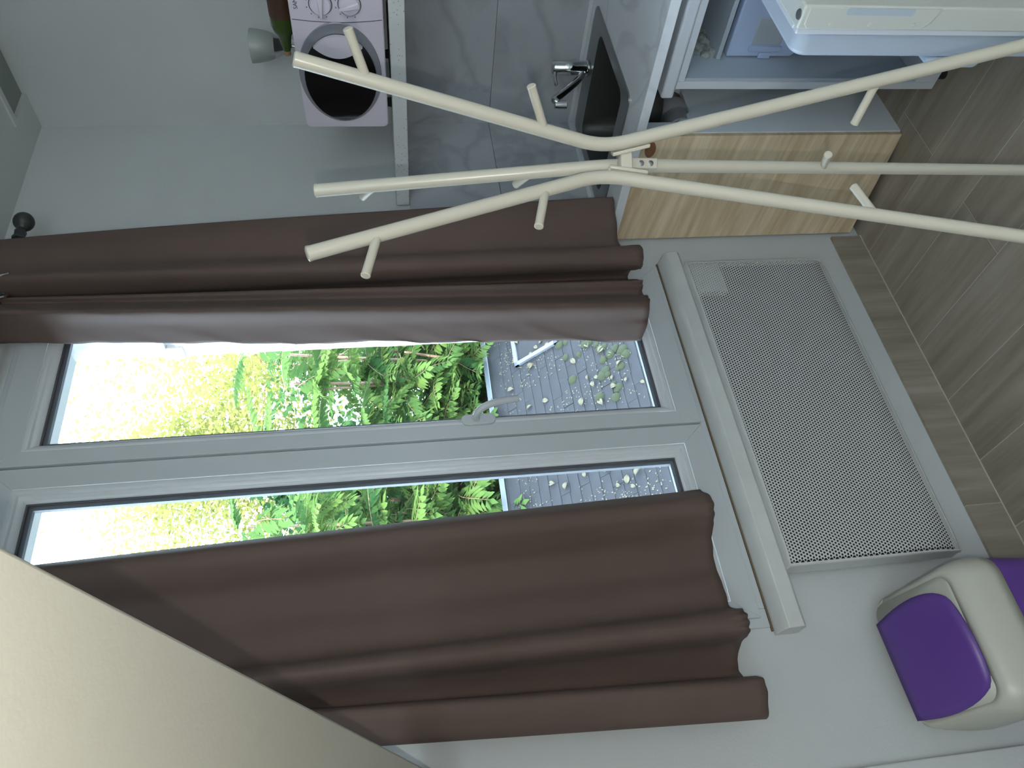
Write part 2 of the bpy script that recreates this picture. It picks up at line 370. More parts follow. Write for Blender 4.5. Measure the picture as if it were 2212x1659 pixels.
# masonry reveal outside the right leaf: lime wash with bricks showing through
rv = empty('trim_3', (WX1, .2, 1.6)); tag(rv, kind='structure')
loop = []
random.seed(3)
rx = -.748
prev = None
rowsA = []
for k in range(46):
    z = WZ0 + (WZ1-WZ0)*k/45
    j = .012*noise.noise((z*6, 1, 0))+.006*noise.noise((z*25, 3, 0))
    rowsA.append([(WX1+.001, .062, z), (WX1-.015+j*.3, .064, z), (rx+.02+j*.5, .12, z), (rx+j, .22+j, z), (rx+.006+j, .335+j, z), (rx+.03, .345, z), (WX1+.001, .345, z)])
obj('lime_wash', MB().grid(rowsA), PLAST, rv, smooth=60)
for z, yy, l in [(2.33, .225, .10), (2.25, .228, .055), (2.28, .30, .05), (1.93, .25, .11), (1.86, .26, .07), (1.40, .25, .10), (1.33, .25, .06)]:
    obj('brick', MB().box((rx-.012, yy-.03, z-.02), (rx+.03, yy+l*.6, z+.028)), BRICK, rv, bevel=.004, loc=(rx, yy, z))

# ------------------------------------------------------------------ curtains and rod
RZ, RY = 2.62, -.10
rod = empty('curtain_rod', (-1.3, RY, RZ))
tag(rod, 'black iron curtain rod with a ball finial above the window', 'curtain rod')
obj('pole', MB().tube([(-.612, RY, RZ), (-2.25, RY, RZ)], .0105, 16), IRON, rod, smooth=40)
fm = MB().lathe((-.615, RY, RZ), (1, 0, 0), [(-.02, .0135), (0, .0145), (.008, .016), (.014, .011), (.02, .010), (.026, .016)], 20)
for a in [0]:
    n = 20; prof = [(.05-.028*cos(pi*k/12), .028*sin(pi*k/12)) for k in range(13)]
    fm.lathe((-.615, RY, RZ), (1, 0, 0), prof, n)
obj('finial', fm, IRON, rod, smooth=50)
bm_ = MB().tube([(-.632, 0, RZ-.012), (-.632, RY, RZ-.012)], .006, 10).box((-.645, -.004, RZ-.045), (-.619, 0, RZ+.02)).torus((-.632, RY, RZ), (1, 0, 0), .014, .004)
obj('wall_bracket', bm_, IRON, rod, smooth=50)
obj('wall_bracket', MB().tube([(-2.1, 0, RZ-.012), (-2.1, RY, RZ-.012)], .006, 10).box((-2.115, -.004, RZ-.045), (-2.085, 0, RZ+.02)), IRON, rod, smooth=50)

def spline2(p, n):
    out = []
    for i in range(len(p)-1):
        a, b, c_, d = p[max(i-1, 0)], p[i], p[i+1], p[min(i+2, len(p)-1)]
        for k in range(n):
            t = k/n
            out.append(tuple(.5*((2*b[q])+(c_[q]-a[q])*t+(2*a[q]-5*b[q]+4*c_[q]-d[q])*t*t+(3*b[q]-a[q]-3*c_[q]+d[q])*t**3) for q in (0, 1, 2)))
    return out+[p[-1]]
HZ, TZ = .862, 2.672
def curtain(name, label, hemimg, top, seed, crumple):
    hem = []
    for q in hemimg:
        p = on(q[0], q[1], 2, HZ) if len(q) == 2 else (on(q[0], q[1], 2, q[2]) if q[2] > 0 else on(q[0], q[1], 1, q[2]))
        hem.append(p if p.y < -.038 else on(q[0], q[1], 1, -.038))
    hem = [tuple(p) for p in hem]; top = [(*p, TZ) for p in top]
    hs, ts = spline2(hem, 7), spline2(top, 7)
    rows = []
    NR = 90
    for r in range(NR+1):
        t = r/NR; e = t**.85
        row = []
        for k, (h, q) in enumerate(zip(hs, ts)):
            x = q[0]+(h[0]-q[0])*e; y = q[1]+(h[1]-q[1])*e; z = TZ+(h[2]-TZ)*t
            s = k/len(hs)
            y += .004*noise.noise((s*9+seed, z*1.3, seed)) + crumple(s, z)
            y += (.0022*sin(k*1.1+seed) if t > .985 else 0)
            z2 = z + (.0025*noise.noise((s*40, seed, 2)) if r == NR else 0)
            row.append((x, min(y, -.03), z2))
        rows.append(row)
    org = Vector((sum(p[0] for p in top)/len(top), RY, HZ))
    o = obj(name, MB().grid(rows), FABR, None, smooth=70, loc=org, solid=.0018)
    tag(o, label, 'curtain', 'window curtains')
    return o, rows
def cr_right(s, z):
    if s < .8: return 0
    a = (s-.8)/.2
    return a*(.013*noise.noise((z*6+s*16, s*9, 4)) + .008*noise.noise((z*15+s*26, s*18, 9)))
cR, rowsR = curtain('curtain', 'taupe curtain on the kitchen side, its leading fold lit by the window',
    [(1324,425,.906),(1330,470,.906),(1340,532,.896),(1383,531),(1390,550),(1389,570),(1381,582),(1362,585),(1358,602),(1385,604),(1388,615),(1388,633),(1400,640,-.125),(1403,655,-.165),(1399,695,-.105),(1385,735,-.042)],
    [(-.655,-.118),(-.70,-.132),(-.765,-.130),(-.80,-.135),(-.822,-.15),(-.835,-.135),(-.838,-.09),(-.836,-.06),(-.838,-.055),(-.852,-.10),(-.866,-.115),(-.874,-.10),(-.915,-.135),(-.956,-.17),(-.951,-.11),(-.957,-.045)], 1.7, cr_right)
cL, rowsL = curtain('curtain', 'taupe curtain hanging on the left over the purple-lidded bin',
    [(1512,1058),(1536,1072),(1543,1100),(1541,1130),(1538,1170),(1545,1220),(1560,1260),(1577,1310),(1602,1315),(1614,1330),(1619,1350),(1617,1370),(1600,1390),(1593,1430),(1605,1462),(1640,1461),(1655,1480),(1660,1540),(1655,1553)],
    [(-1.62,-.06),(-1.655,-.13),(-1.685,-.14),(-1.71,-.12),(-1.74,-.075),(-1.79,-.06),(-1.84,-.06),(-1.895,-.065),(-1.917,-.115),(-1.93,-.135),(-1.938,-.13),(-1.94,-.10),(-1.938,-.065),(-1.937,-.05),(-1.94,-.055),(-1.948,-.11),(-1.958,-.125),(-1.985,-.10),(-2.0,-.07)], 5.1, lambda s, z: 0)
for par, xs2 in ((cR, ((-.805, -.140), (-.862, -.118), (-.985, -.14))), (cL, ((-1.70, -.135), (-1.93, -.14)))):
    for xx, yy in xs2:
        e_ = obj('eyelet', MB().torus((xx, yy, RZ+.0), (.55, -.83, 0), .027, .0045), CHROME, par, smooth=60)
        obj('eyelet_shade', MB().lathe(V(xx, yy, RZ), (.55, -.83, 0), [(-.002, .024), (.001, .024)], 24), IRON, e_)  # black disc stands in for the dark seen through the ring

# ------------------------------------------------------------------ radiator
rd = empty('radiator', (-1.28, -.02, .226))
tag(rd, 'white electric panel heater with a perforated front under the window', 'radiator')
YF = -.082
_a, _b, _c = on(1481, 563, 1, YF), on(1708, 1220, 1, YF), on(2079, 1184, 1, YF+.015)
rx0, rx1, rz0, rz1 = _b.x, _a.x, _c.z, (_a.z+_b.z)/2
def yfront(x, z):
    t = min(1, max(0, (z-rz0)/(rz1-rz0)))
    e = max(0, (.16-t)/.16); s = max(0, 1-(x-rx0)/.03, 1-(rx1-x)/.03)
    return YF + .022*e*e + .008*s*s
bd = MB()
bd.box((rx0, -.02, rz1-.003), (rx1, YF+.004, rz1)).box((rx0, -.02, rz0+.004), (rx0+.004, YF+.012, rz1-.003)).box((rx1-.004, -.02, rz0+.004), (rx1, YF+.012, rz1-.003)).box((rx0+.004, -.02, rz0+.004), (rx1-.004, YF+.035, rz0+.008))
bd.box((rx0+.05, -.001, rz0+.06), (rx1-.05, -.02, rz1-.06))
obj('casing', bd, RADW, rd, bevel=.0015)
obj('inner_shade', MB().box((rx0+.005, -.022, rz0+.010), (rx1-.005, YF+.028, rz1-.004)), DARK, rd)  # near-black filler stands in for the shade inside the casing
obj('control_box', MB().box((rx1-.125, YF+.027, rz1-.105), (rx1-.012, YF+.004, rz1-.010)), RCTL, rd, bevel=.002)
# perforated sheet: a mesh of hexagonal cells, each with its hole
cell = .0086
gr = MB(); hz = cell*math.sqrt(3)/2
nx = int((rx1-rx0-.014)/cell); nz_ = int((rz1-rz0-.010)/hz)
gv, gf = [], []
gx0 = (rx0+rx1)/2-nx*cell/2; gz0 = (rz0+rz1)/2-nz_*hz/2
dirs = [(cos(pi/6+pi/3*k), sin(pi/6+pi/3*k)) for k in range(6)]
Ro, Ri = cell/math.sqrt(3), .0029
for j in range(nz_+1):
    for i in range(nx+(0 if j % 2 else 1)):
        px = gx0+i*cell+(cell/2 if j % 2 else 0); pz = gz0+j*hz; b = len(gv)
        for rr in (Ro, Ri):
            for dx, dz in dirs:
                x = px+rr*dx; z = pz+rr*dz; gv.append((x, yfront(x, z), z))
        gf += [(b+k, b+(k+1) % 6, b+6+(k+1) % 6, b+6+k) for k in range(6)]
gr.add(gv, gf)
obj('front_grille', gr, RADW, rd, smooth=80)
bz = MB()
def strip(p0, p1, n=40):
    rows = [[], []]
    for k in range(n+1):
        for r_, (a, b) in enumerate((p0, p1)):
            x = a[0]+(b[0]-a[0])*k/n; z = a[1]+(b[1]-a[1])*k/n; rows[r_].append((x, yfront(x, z), z))
    bz.grid(rows)
m_ = .005
strip(((rx0, rz0), (rx1, rz0)), ((rx0+m_, rz0+m_), (rx1-m_, rz0+m_))); strip(((rx0, rz1), (rx1, rz1)), ((rx0+m_, rz1-m_), (rx1-m_, rz1-m_)))
strip(((rx0, rz0), (rx0, rz1)), ((rx0+m_, rz0+m_), (rx0+m_, rz1-m_))); strip(((rx1, rz0), (rx1, rz1)), ((rx1-m_, rz0+m_), (rx1-m_, rz1-m_)))
obj('grille_rim', bz, RADW, rd, smooth=80, solid=.002)

# ------------------------------------------------------------------ swing-lid bin
bn = empty('waste_bin', (-2.02, -.17, 0))
tag(bn, 'purple waste bin with cream hood and purple swing lid by the left corner', 'bin')
A, D = on(1901, 1349, 1, -.075), on(1991, 1557, 1, -.075)
B_, C_ = on(2039, 1267, 1, -.262), on(2161, 1493, 1, -.262)
def rrect(cx, cy, hx_, hy_, r, n=6):
    out = []
    for sx, sy, a0 in ((1, 1, 0), (-1, 1, 90), (-1, -1, 180), (1, -1, 270)):
        for k in range(n+1):
            a = R(a0+90*k/n); out.append((cx+sx*(hx_-r)+r*cos(a), cy+sy*(hy_-r)+r*sin(a)))
    return out
body = MB(); lv = [(0, .125, .095), (.15, .137, .107), (.36, .150, .122)]
rows = []
for z, hx_, hy_ in lv:
    l = rrect(-2.012, -.172, hx_, hy_, .045); rows.append([(x, y, z) for x, y in l]+[(l[0][0], l[0][1], z)])
body.grid(rows); body.add(rows[0][:-1], [tuple(range(len(rows[0])-1))])
obj('body', body, PURP, bn, smooth=40)
rows = []
# hood: loops that rise and lean towards the wall, ending on the slanted lid opening
flapz = lambda y: A.z-.004 + (B_.z-A.z+.002)*((y+.075)/(-.187))
levels = [(.345, .158, .128, 0, 0), (.372, .160, .130, 0, 0), (.405, .157, .127, .004, .15), (.44, .148, .120, .006, .55), (.47, .140, .112, .010, .85), (.487, .130, .103, .012, 1)]
for z, hx_, hy_, dy, bl in levels:
    l = rrect(-2.020, -.170+dy, hx_, hy_, .055-.025*bl, 8)
    rows.append([(x, y, z*(1-bl)+bl*(flapz(y)-.030+ .016*(z-.44)/.047*(bl > .8))) for x, y in l]); rows[-1].append(rows[-1][0])
hood = MB().grid(rows)
hood.add(rows[-1][:-1], [tuple(range(len(rows[-1])-1))])
obj('hood', hood, BINW, bn, smooth=60, solid=.003)
fp = []
NU, NV = 14, 10
rows = []
for j in range(NV+1):
    v = j/NV; row = []
    for i in range(NU+1):
        u = i/NU
        # bulged sides and front edge
        bx = .012*sin(pi*v)*(1 if u > .5 else -1)*abs(2*u-1)
        by = -.018*sin(pi*u)*v
        cr = .012*(abs(2*u-1)**6)*(v**6)
        p = (A*(1-u)+D*u)*(1-v) + (B_*(1-u)+C_*u)*v
        row.append((p.x-bx+(cr if u > .5 else -cr), p.y+by+cr, p.z+.006*sin(pi*u)*sin(pi*v)-.012*v*sin(pi*u)*0+.008))
    rows.append(row)
obj('swing_lid', MB().grid(rows), PURP, bn, smooth=60, solid=.005)

# ------------------------------------------------------------------ kitchen: shelf, microwave, lamp, bottle
sh = obj('shelf', MB().box((-.43, -1.9, 1.515), (-.0085, -.0085, 1.557)), SPECK, bevel=.002)
tag(sh, 'thick pale speckled stone shelf above the marble tiles', 'shelf')
mw = empty('microwave', (-.24, -.53, 1.557))
tag(mw, 'silver microwave with a round black door window and two dials', 'microwave')
my0, my1, mz0, mz1, mxf = -.294, -.765, 1.570, 1.808, -.405
obj('body', MB().box((mxf+.02, my0-.004, mz0), (-.06, my1+.004, mz1-.002)), mat('microwave_side', (.10, .10, .11), .5), mw, bevel=.004)
fr_ = MB().prism([(mxf, y, z) for y, z in rrect((my0+my1)/2, (mz0+mz1)/2, abs(my1-my0)/2, (mz1-mz0)/2, .016)], (.022, 0, 0))
obj('front', fr_, SILV, mw, bevel=.003)
dc = V(mxf, -.470, 1.694)
def ell(c_, ry, rz, n=40, x=0): return [(c_.x+x, c_.y+ry*cos(2*pi*k/n), c_.z+rz*sin(2*pi*k/n)) for k in range(n)]
dr = obj('door_ring', MB().prism(ell(dc, .152, .112, 48, .0), (-.004, 0, 0)), SILD, mw, bevel=.002)
dw = obj('door_window', MB().prism(ell(V(mxf, -.458, 1.694), .133, .098, 48, -.004), (-.004, 0, 0)), BLKG, mw, bevel=.0015)
# crescent grip, the part of the disc next to the dials
cre = []
for k in range(25):
    a = -1+2*k/24; cre.append((mxf-.008, -.458-.133*math.sqrt(max(0, 1-(a*.66)**2)), 1.694+.098*a*.66))
for k in range(25):
    a = 1-2*k/24; cre.append((mxf-.008, -.558+.031*(1-a*a), 1.694+.098*a*.66))
obj('grip', MB().prism(cre, (-.010, 0, 0)), SILV, mw, bevel=.003)
obj('panel_seam', MB().tube([(mxf-.0003, -.620-.008*(((k/12)*2-1)**2), mz0+.004+(mz1-mz0-.008)*k/12) for k in range(13)], .0009, 6), MARK, mw)
for zz, rot in ((1.728, 0), (1.655, 75)):
    cy = -.669
    kb = obj('dial', MB().lathe((mxf+.001, cy, zz), (-1, 0, 0), [(0, .028), (.004, .028), (.010, .0255), (.0115, .024)], 32), SILV, mw, smooth=40)
    obj('dial_gap', MB().torus((mxf-.0012, cy, zz), (1, 0, 0),   .0288, .0013, 36, 6), MARK, kb)
    a = R(rot); d = V(0, cos(a), sin(a)); n_ = V(0, -sin(a), cos(a))
    p = V(mxf-.011, cy, zz)
    obj('pointer', MB().prism([p+d*.028+n_*.003, p-d*.026+n_*.008, p-d*.026-n_*.008, p+d*.028-n_*.003], (-.010, 0, 0)), SILV, kb, bevel=.002)
    mk = MB()
    for q in range(9):
        b = R(-20+32*q); mk.box((mxf-.0008, cy+.036*cos(b)-.0016, zz+.036*sin(b)-.001), (mxf+.0004, cy+.036*cos(b)+.0016, zz+.036*sin(b)+.001))
    obj('dial_marks', mk, MARK, mw)
fc = bpy.data.curves.new('t', 'FONT'); fc.body = 'SAMSUNG'; fc.size = .0148; fc.extrude = .0003
to = bpy.data.objects.new('t', fc); COL.objects.link(to)
bpy.context.view_layer.update()
tm = bpy.data.meshes.new_from_object(to.evaluated_get(bpy.context.evaluated_depsgraph_get())); bpy.data.objects.remove(to)
tm.materials.append(MARK)
t_ = bpy.data.objects.new('lettering', tm); COL.objects.link(t_); place(t_, (mxf-.0005, -.655, 1.786), mw); t_.rotation_euler = (R(90), 0, R(-90))
for yy in (my0-.05, my1+.05):
    for xx in (mxf+.05, -.11):
        obj('foot', MB().lathe((xx, yy, 1.557), (0, 0, 1), [(0, .014), (.0135, .012)], 14), DARK, mw)
# wall lamp
wl = empty('wall_lamp', (0, -.33, 1.84))
tag(wl, 'wall lamp with a frosted tulip glass shade behind the microwave', 'lamp')
lx, ly = -.085, -.352
obj('wall_plate', MB().lathe((-.0005, ly, 1.83), (-1, 0, 0), [(0, .035), (.012, .034), (.018, .02), (.02, .001)], 24), CHROME, wl, smooth=40)
obj('arm', MB().tube(smoothpts([(-.016, ly, 1.83), (-.05, ly, 1.82), (lx, ly, 1.83), (lx, ly, 1.855)]), .007, 12), CHROME, wl, smooth=60)
obj('cup', MB().lathe((lx, ly, 1.850), (0, 0, 1), [(0, .007), (.012, .012), (.03, .026), (.052, .036), (.0525, .030)], 28), CHROME, wl, smooth=60)
obj('glass_shade', MB()._lathe(Vector((lx, ly, 1.895)), Vector((0, 0, 1)), [(0, .028), (.01, .036), (.03, .043), (.055, .048), (.078, .050), (.079, .047), (.055, .045), (.03, .040), (.01, .033)], 32), FROST, wl, smooth=60)
# bottle lying on the microwave
bt = empty('bottle', (-.30, -.6, mz1))
tag(bt, 'green glass bottle with a brown label lying on top of the microwave', 'bottle')
bo = V(-.30, -.475, mz1+.033)
obj('glass', MB().lathe(bo, (0, -1, 0), [(0, .010), (.012, .012), (.02, .014), (.045, .018), (.06, .028), (.075, .0325), (.30, .0325), (.305, .03)], 24), GREEN, bt, smooth=50)
obj('label', MB().lathe(bo+V(0, -.105, 0), (0, -1, 0), [(0, .0332), (.15, .0332)], 24), BROWN, bt, smooth=50)
obj('cork', MB().lathe(bo+V(0, .014, 0), (0, -1, 0), [(0, .009), (.014, .0095)], 14), mat('cork', (.35, .22, .12), .8), bt, smooth=50)

# worktop, sink, tap
wt = MB()
cx0, cy1, ct, cb = -.657, -2.0, .900, .874
SX0, SX1, SY0, SY1 = -.545, -.075, -.490, -.055
wt.box((cx0, cy1, cb), (-.0085, SY0, ct)).box((cx0, SY1, cb), (-.0085, -.0085, ct)).box((cx0, SY0, cb), (SX0, SY1, ct)).box((SX1, SY0, cb), (-.0085, SY1, ct))
wo = obj('worktop', wt, WORK); tag(wo, 'white marble-look worktop along the tiled kitchen wall', 'worktop')
obj('back_edge', MB().box((-.0085, -2., .9005), (-.016, -.017, .913)).box((-.0085, -.0085, .9005), (-.62, -.016, .913)), PVC, wo)
sk = empty('sink', ((SX0+SX1)/2, (SY0+SY1)/2, ct))
tag(sk, 'steel inset sink with a dark square bowl in the worktop corner', 'sink')
def rl(x0, x1, y0, y1, r, z): return [(x, y, z) for x, y in rrect((x0+x1)/2, (y0+y1)/2, (x1-x0)/2, (y1-y0)/2, r)]
def loops(lst):
    rows = [l+[l[0]] for l in lst]; return MB().grid(rows)
o_ = .008
obj('rim', loops([rl(SX0-o_, SX1+o_, SY0-o_, SY1+o_, .03, ct+.0005), rl(SX0-o_, SX1+o_, SY0-o_, SY1+o_, .03, ct+.004), rl(SX0+.004, SX1-.004, SY0+.004, SY1-.004, .03, ct+.005), rl(SX0+.060, SX1-.085, SY0+.034, SY1-.034, .035, ct+.003)]), SMETAL, sk, smooth=30)
bowl = [rl(SX0+.060+i, SX1-.085-i, SY0+.034+i, SY1-.034-i, .035+.01*k, ct+.003-z) for k, (i, z) in enumerate([(0, 0), (.004, .012), (.010, .12), (.03, .15), (.09, .158)])]
bw = loops(bowl); l = bowl[-1]; bw.add(l, [tuple(range(len(l)))])
obj('bowl', bw, STEEL, sk, smooth=40)
obj('drain', MB().lathe(((SX0+SX1-.05)/2, (SY0+SY1)/2, ct-.155), (0, 0, 1), [(0, .038), (.003, .036), (.0035, .01)], 24), CHROME, sk, smooth=40)
tp = empty('tap', (-.118, -.30, ct+.005))
tag(tp, 'chrome mixer tap with an angled spout behind the sink', 'tap')
tb = V(-.118, -.303, ct+.004)
obj('body', MB().lathe(tb, (0, 0, 1), [(0, .024), (.004, .026), (.010, .026), (.012, .0225), (.05, .0225), (.052, .0235), (.085, .0235), (.087, .022), (.118, .022), (.124, .018)], 28), CHROME, tp, smooth=40)
obj('lever', MB().tube(smoothpts([tb+V(-.018, .004, .116), tb+V(-.04, .012, .120), tb+V(-.065, .02, .118)]), [.006]*12+[.005], 10), CHROME, tp, smooth=50)
te = on(1205, 222, 0, -.30)
sp = [tb+V(-.01, .004, .020), tb+V(-.05, .012, .045), tb+(te-tb)*.75+V(0, 0, .012), te+V(.012, -.003, .008), te]
obj('spout', MB().tube(smoothpts(sp), .0115, 14), CHROME, tp, smooth=50)
obj('nozzle', MB().lathe(te+V(-.006, .004, .010), (0, 0, -1), [(0, .0115), (.012, .013), (.036, .013), (.038, .010)], 20), CHROME, tp, smooth=40)

# base cabinet in the corner: pale wooden front, white side with a pipe cut-out
bc = empty('base_cabinet', (-.3, -.2, 0))
tag(bc, 'corner base cabinet with a pale knotty wood panel and white side', 'cabinet')
Pf, Pw = V(-.553, -.366, 0), V(-.617, -.012, 0)
dn = (Pw-Pf).normalized(); nn = V(-dn.y, dn.x, 0)*(-1)     # into the cabinet
nn = V(dn.y, -dn.x, 0)
lo = [Pf+V(0, 0, .002), Pw+V(0, 0, .032), Pw+V(0, 0, cb-.0005), Pf+V(0, 0, cb-.0005)]
fpz = obj('front_panel', MB().prism(lo, nn*.018), WOOD, bc, bevel=.001)
kp = on(1411, 335, 1, -.33); tt = (kp-Pf).dot(dn); kc = Pf+dn*max(tt, .035)+V(0, 0, kp.z)
obj('knot', MB().prism([kc-nn*.0006+dn*.026*cos(a)+V(0, 0, .017*sin(a)) for a in [2*pi*k/20 for k in range(20)]], nn*.0004), KNOT, fpz)
# side with an octagonal cut-out near the top
ys = -.366
sideloop = [(-.535, 0), (-.02, 0), (-.02, .725), (-.30, .725), (-.30, .690), (-.325, .660), (-.435, .660), (-.488, .712), (-.488, cb-.001), (-.535, cb-.001)]
obj('side_panel', MB().prism([(x, ys, z) for x, z in sideloop], (0, .016, 0)), WLAM, bc)
dpz = obj('drain_pipe', MB().lathe((-.37, -.325, .690), (-1, 0, 0), [(0, .048), (.04, .048), (.045, .044), (.048, .044), (.10, .044), (.104, .040)], 24), GREYP, None, smooth=40, loc=(-.40, -.325, .65))
tag(dpz, 'grey plastic waste trap showing in the cabinet side cut-out', 'pipe')
obj('elbow', MB().tube(smoothpts([(-.37, -.325, .690), (-.30, -.32, .688), (-.25, -.30, .68), (-.20, -.28, .60)]), .03, 16), GREYP, dpz, smooth=50)

# ------------------------------------------------------------------ fridge
fg = empty('fridge', (-.33, -.80, 0))
tag(fg, 'white under-counter fridge standing open beside the wooden cabinet', 'fridge')
FX, FY0, FY1, FT = -.600, -.556, -1.035, .800
cs = MB()
cs.box((FX, FY0, .035), (-.06, FY0-.022, FT)).box((FX, FY1, .035), (-.06, FY1+.022, FT)).box((-.085, FY0-.022, .035), (-.06, FY1+.022, FT)).box((FX, FY0-.022, .035), (-.085, FY1+.022, .10)).box((FX, FY0-.022, FT-.02), (-.085, FY1+.022, FT))
obj('case', cs, FRIDGE, fg, bevel=.0015)
obj('top', MB().box((FX-.012, FY0+.022, FT+.004), (-.06, FY1-.002, FT+.038)), FRIDGE, fg, bevel=.006, seg=3)
li = MB().box((FX+.006, FY0-.0222, .10), (-.087, FY0-.030, FT-.02)).box((FX+.006, FY1+.0222, .10), (-.087, FY1+.030, FT-.02)).box((-.095, FY0-.03, .10), (-.087, FY1+.03, FT-.02))
obj('liner', li, LINER, fg)
obj('plinth', MB().box((FX+.03, FY0-.01, .012), (-.1, FY1+.01, .035)), DARK, fg)
for yy in (FY0-.03, FY1+.03): obj('foot', MB().lathe((FX+.03, yy, 0), (0, 0, 1), [(0, .015), (.035, .013)], 14), DARK, fg)
sd = MB().box((FX+.09, FY0-.031, .655), (-.1, FY1+.031, .668))
obj('freezer_shelf', sd, LINER, fg, bevel=.002)
ic = MB(); random.seed(5)
for k in range(16):
    x = -.50+random.random()*.12; y = FY0-.034; z = .67+random.random()*.08; s = .008+random.random()*.014
    ic.lathe((x, y, z), (random.random()-.5, -1, random.random()-.5), [(-.004, s), (.006, s*.8), (.012, s*.2)], 6)
obj('frost', ic, FROSTI, fg)
obj('freezer_back', MB().box((-.30, FY0-.031, .668), (-.29, FY1+.031, FT-.021)), FROSTI, fg)
# clear drawer
fd = empty('freezer_drawer', (-.3, -.78, .43))
tag(fd, 'translucent blue drawer with a grip slot inside the open fridge', 'drawer')
dx, dy0, dy1, dz0, dz1 = -.500, FY0-.034, FY1+.04, .435, .636
obj('tub', MB().box((dx+.03, dy0-.004, dz0), (-.13, dy1+.004, dz0+.004)).box((dx+.03, dy0-.004, dz0), (-.13, dy0-.008, dz1-.03)).box((dx+.03, dy1+.004, dz0), (-.13, dy1+.008, dz1-.03)).box((-.134, dy0-.004, dz0), (-.13, dy1+.004, dz1-.03)), BLUEP, fd)
fp_ = [(dx, dy0-.012, dz0), (dx, dy0, dz0+.012), (dx, dy0, dz1), (dx, dy1, dz1), (dx, dy1, dz0)]
obj('front', MB().prism(fp_, (.03, 0, 0)), BLUEP, fd, bevel=.004)
obj('grip_slot', MB().box((dx-.001, dy0-.035, dz0+.055), (dx+.012, dy0-.115, dz1-.06)), LINER, fd, bevel=.003)
obj('grip_lip', MB().box((dx-.008, dy0-.02, dz0+.05), (dx+.004, dy0-.034, dz1-.055)), BLUEP, fd, bevel=.002)
obj('catch', MB().box((dx-.006, dy0+.002, .51), (dx+.006, dy0-.014, .545)), BLUEP, fd, bevel=.002)
# open door, seen along its free edge
dy_in, dy_out, dxf, dxh, dtz, dbz = -.992, -1.052, -1.062, -.60, .80, .06
do = obj('door', MB().box((dxh, dy_in-.012, dbz), (dxf, dy_out, dtz)), CREAM, fg, bevel=.004)
obj('gasket', ring(MB(), dxf+.004, dxh-.004, dbz+.004, dtz-.004, .018, dy_in-.013, dy_in), FRIDGE, do, bevel=.003)
obj('gasket_groove', ring(MB(), dxf+.006, dxh-.006, dbz+.006, dtz-.006, .018, dy_in-.0155, dy_in-.0125), GASK, do)
ln = MB().prism([(x, dy_in, z) for x, z in rrect((dxf+dxh)/2, (.13+.774)/2, (dxh-dxf)/2-.022, (.774-.13)/2, .03)], (0, .060, 0))
obj('inner_liner', ln, LINERD, do, bevel=.012, seg=4)
obj('bottle_rack', MB().prism([(x, dy_in+.060, z) for x, z in rrect((dxf+dxh)/2, .400, (dxh-dxf)/2-.024, .062, .02)], (0, .026, 0)), LINERD, do, bevel=.010, seg=4)
hi = obj('grip_insert', MB().prism([(dxf, y, z) for y, z in [(dy_in-.016, .782), (dy_in-.016, .545), (dy_in-.030, .530), (dy_out+.002, .520), (dy_out+.002, .790), (dy_in-.024, .790)]], (-.003, 0, 0)), CREAM, do, bevel=.002)
obj('grip_recess', MB().prism([(dxf-.0031, y, z) for y, z in rrect(dy_out+.009, .645, .007, .07, .005)], (.0005, 0, 0)), LINER, hi)
for zz in (.735, .545+.02, .655): obj('plug', MB().lathe((dxf-.003, dy_in-.026, zz), (-1, 0, 0), [(0, .0048), (.0012, .0045), (.0016, .003)], 16), CREAM, hi, smooth=30)
obj('hinge_cap', MB().lathe((dxf+.012, dy_in-.036, dtz), (0, 0, 1), [(0, .010), (.002, .009), (.003, .006)], 18), GASK, do, smooth=30)

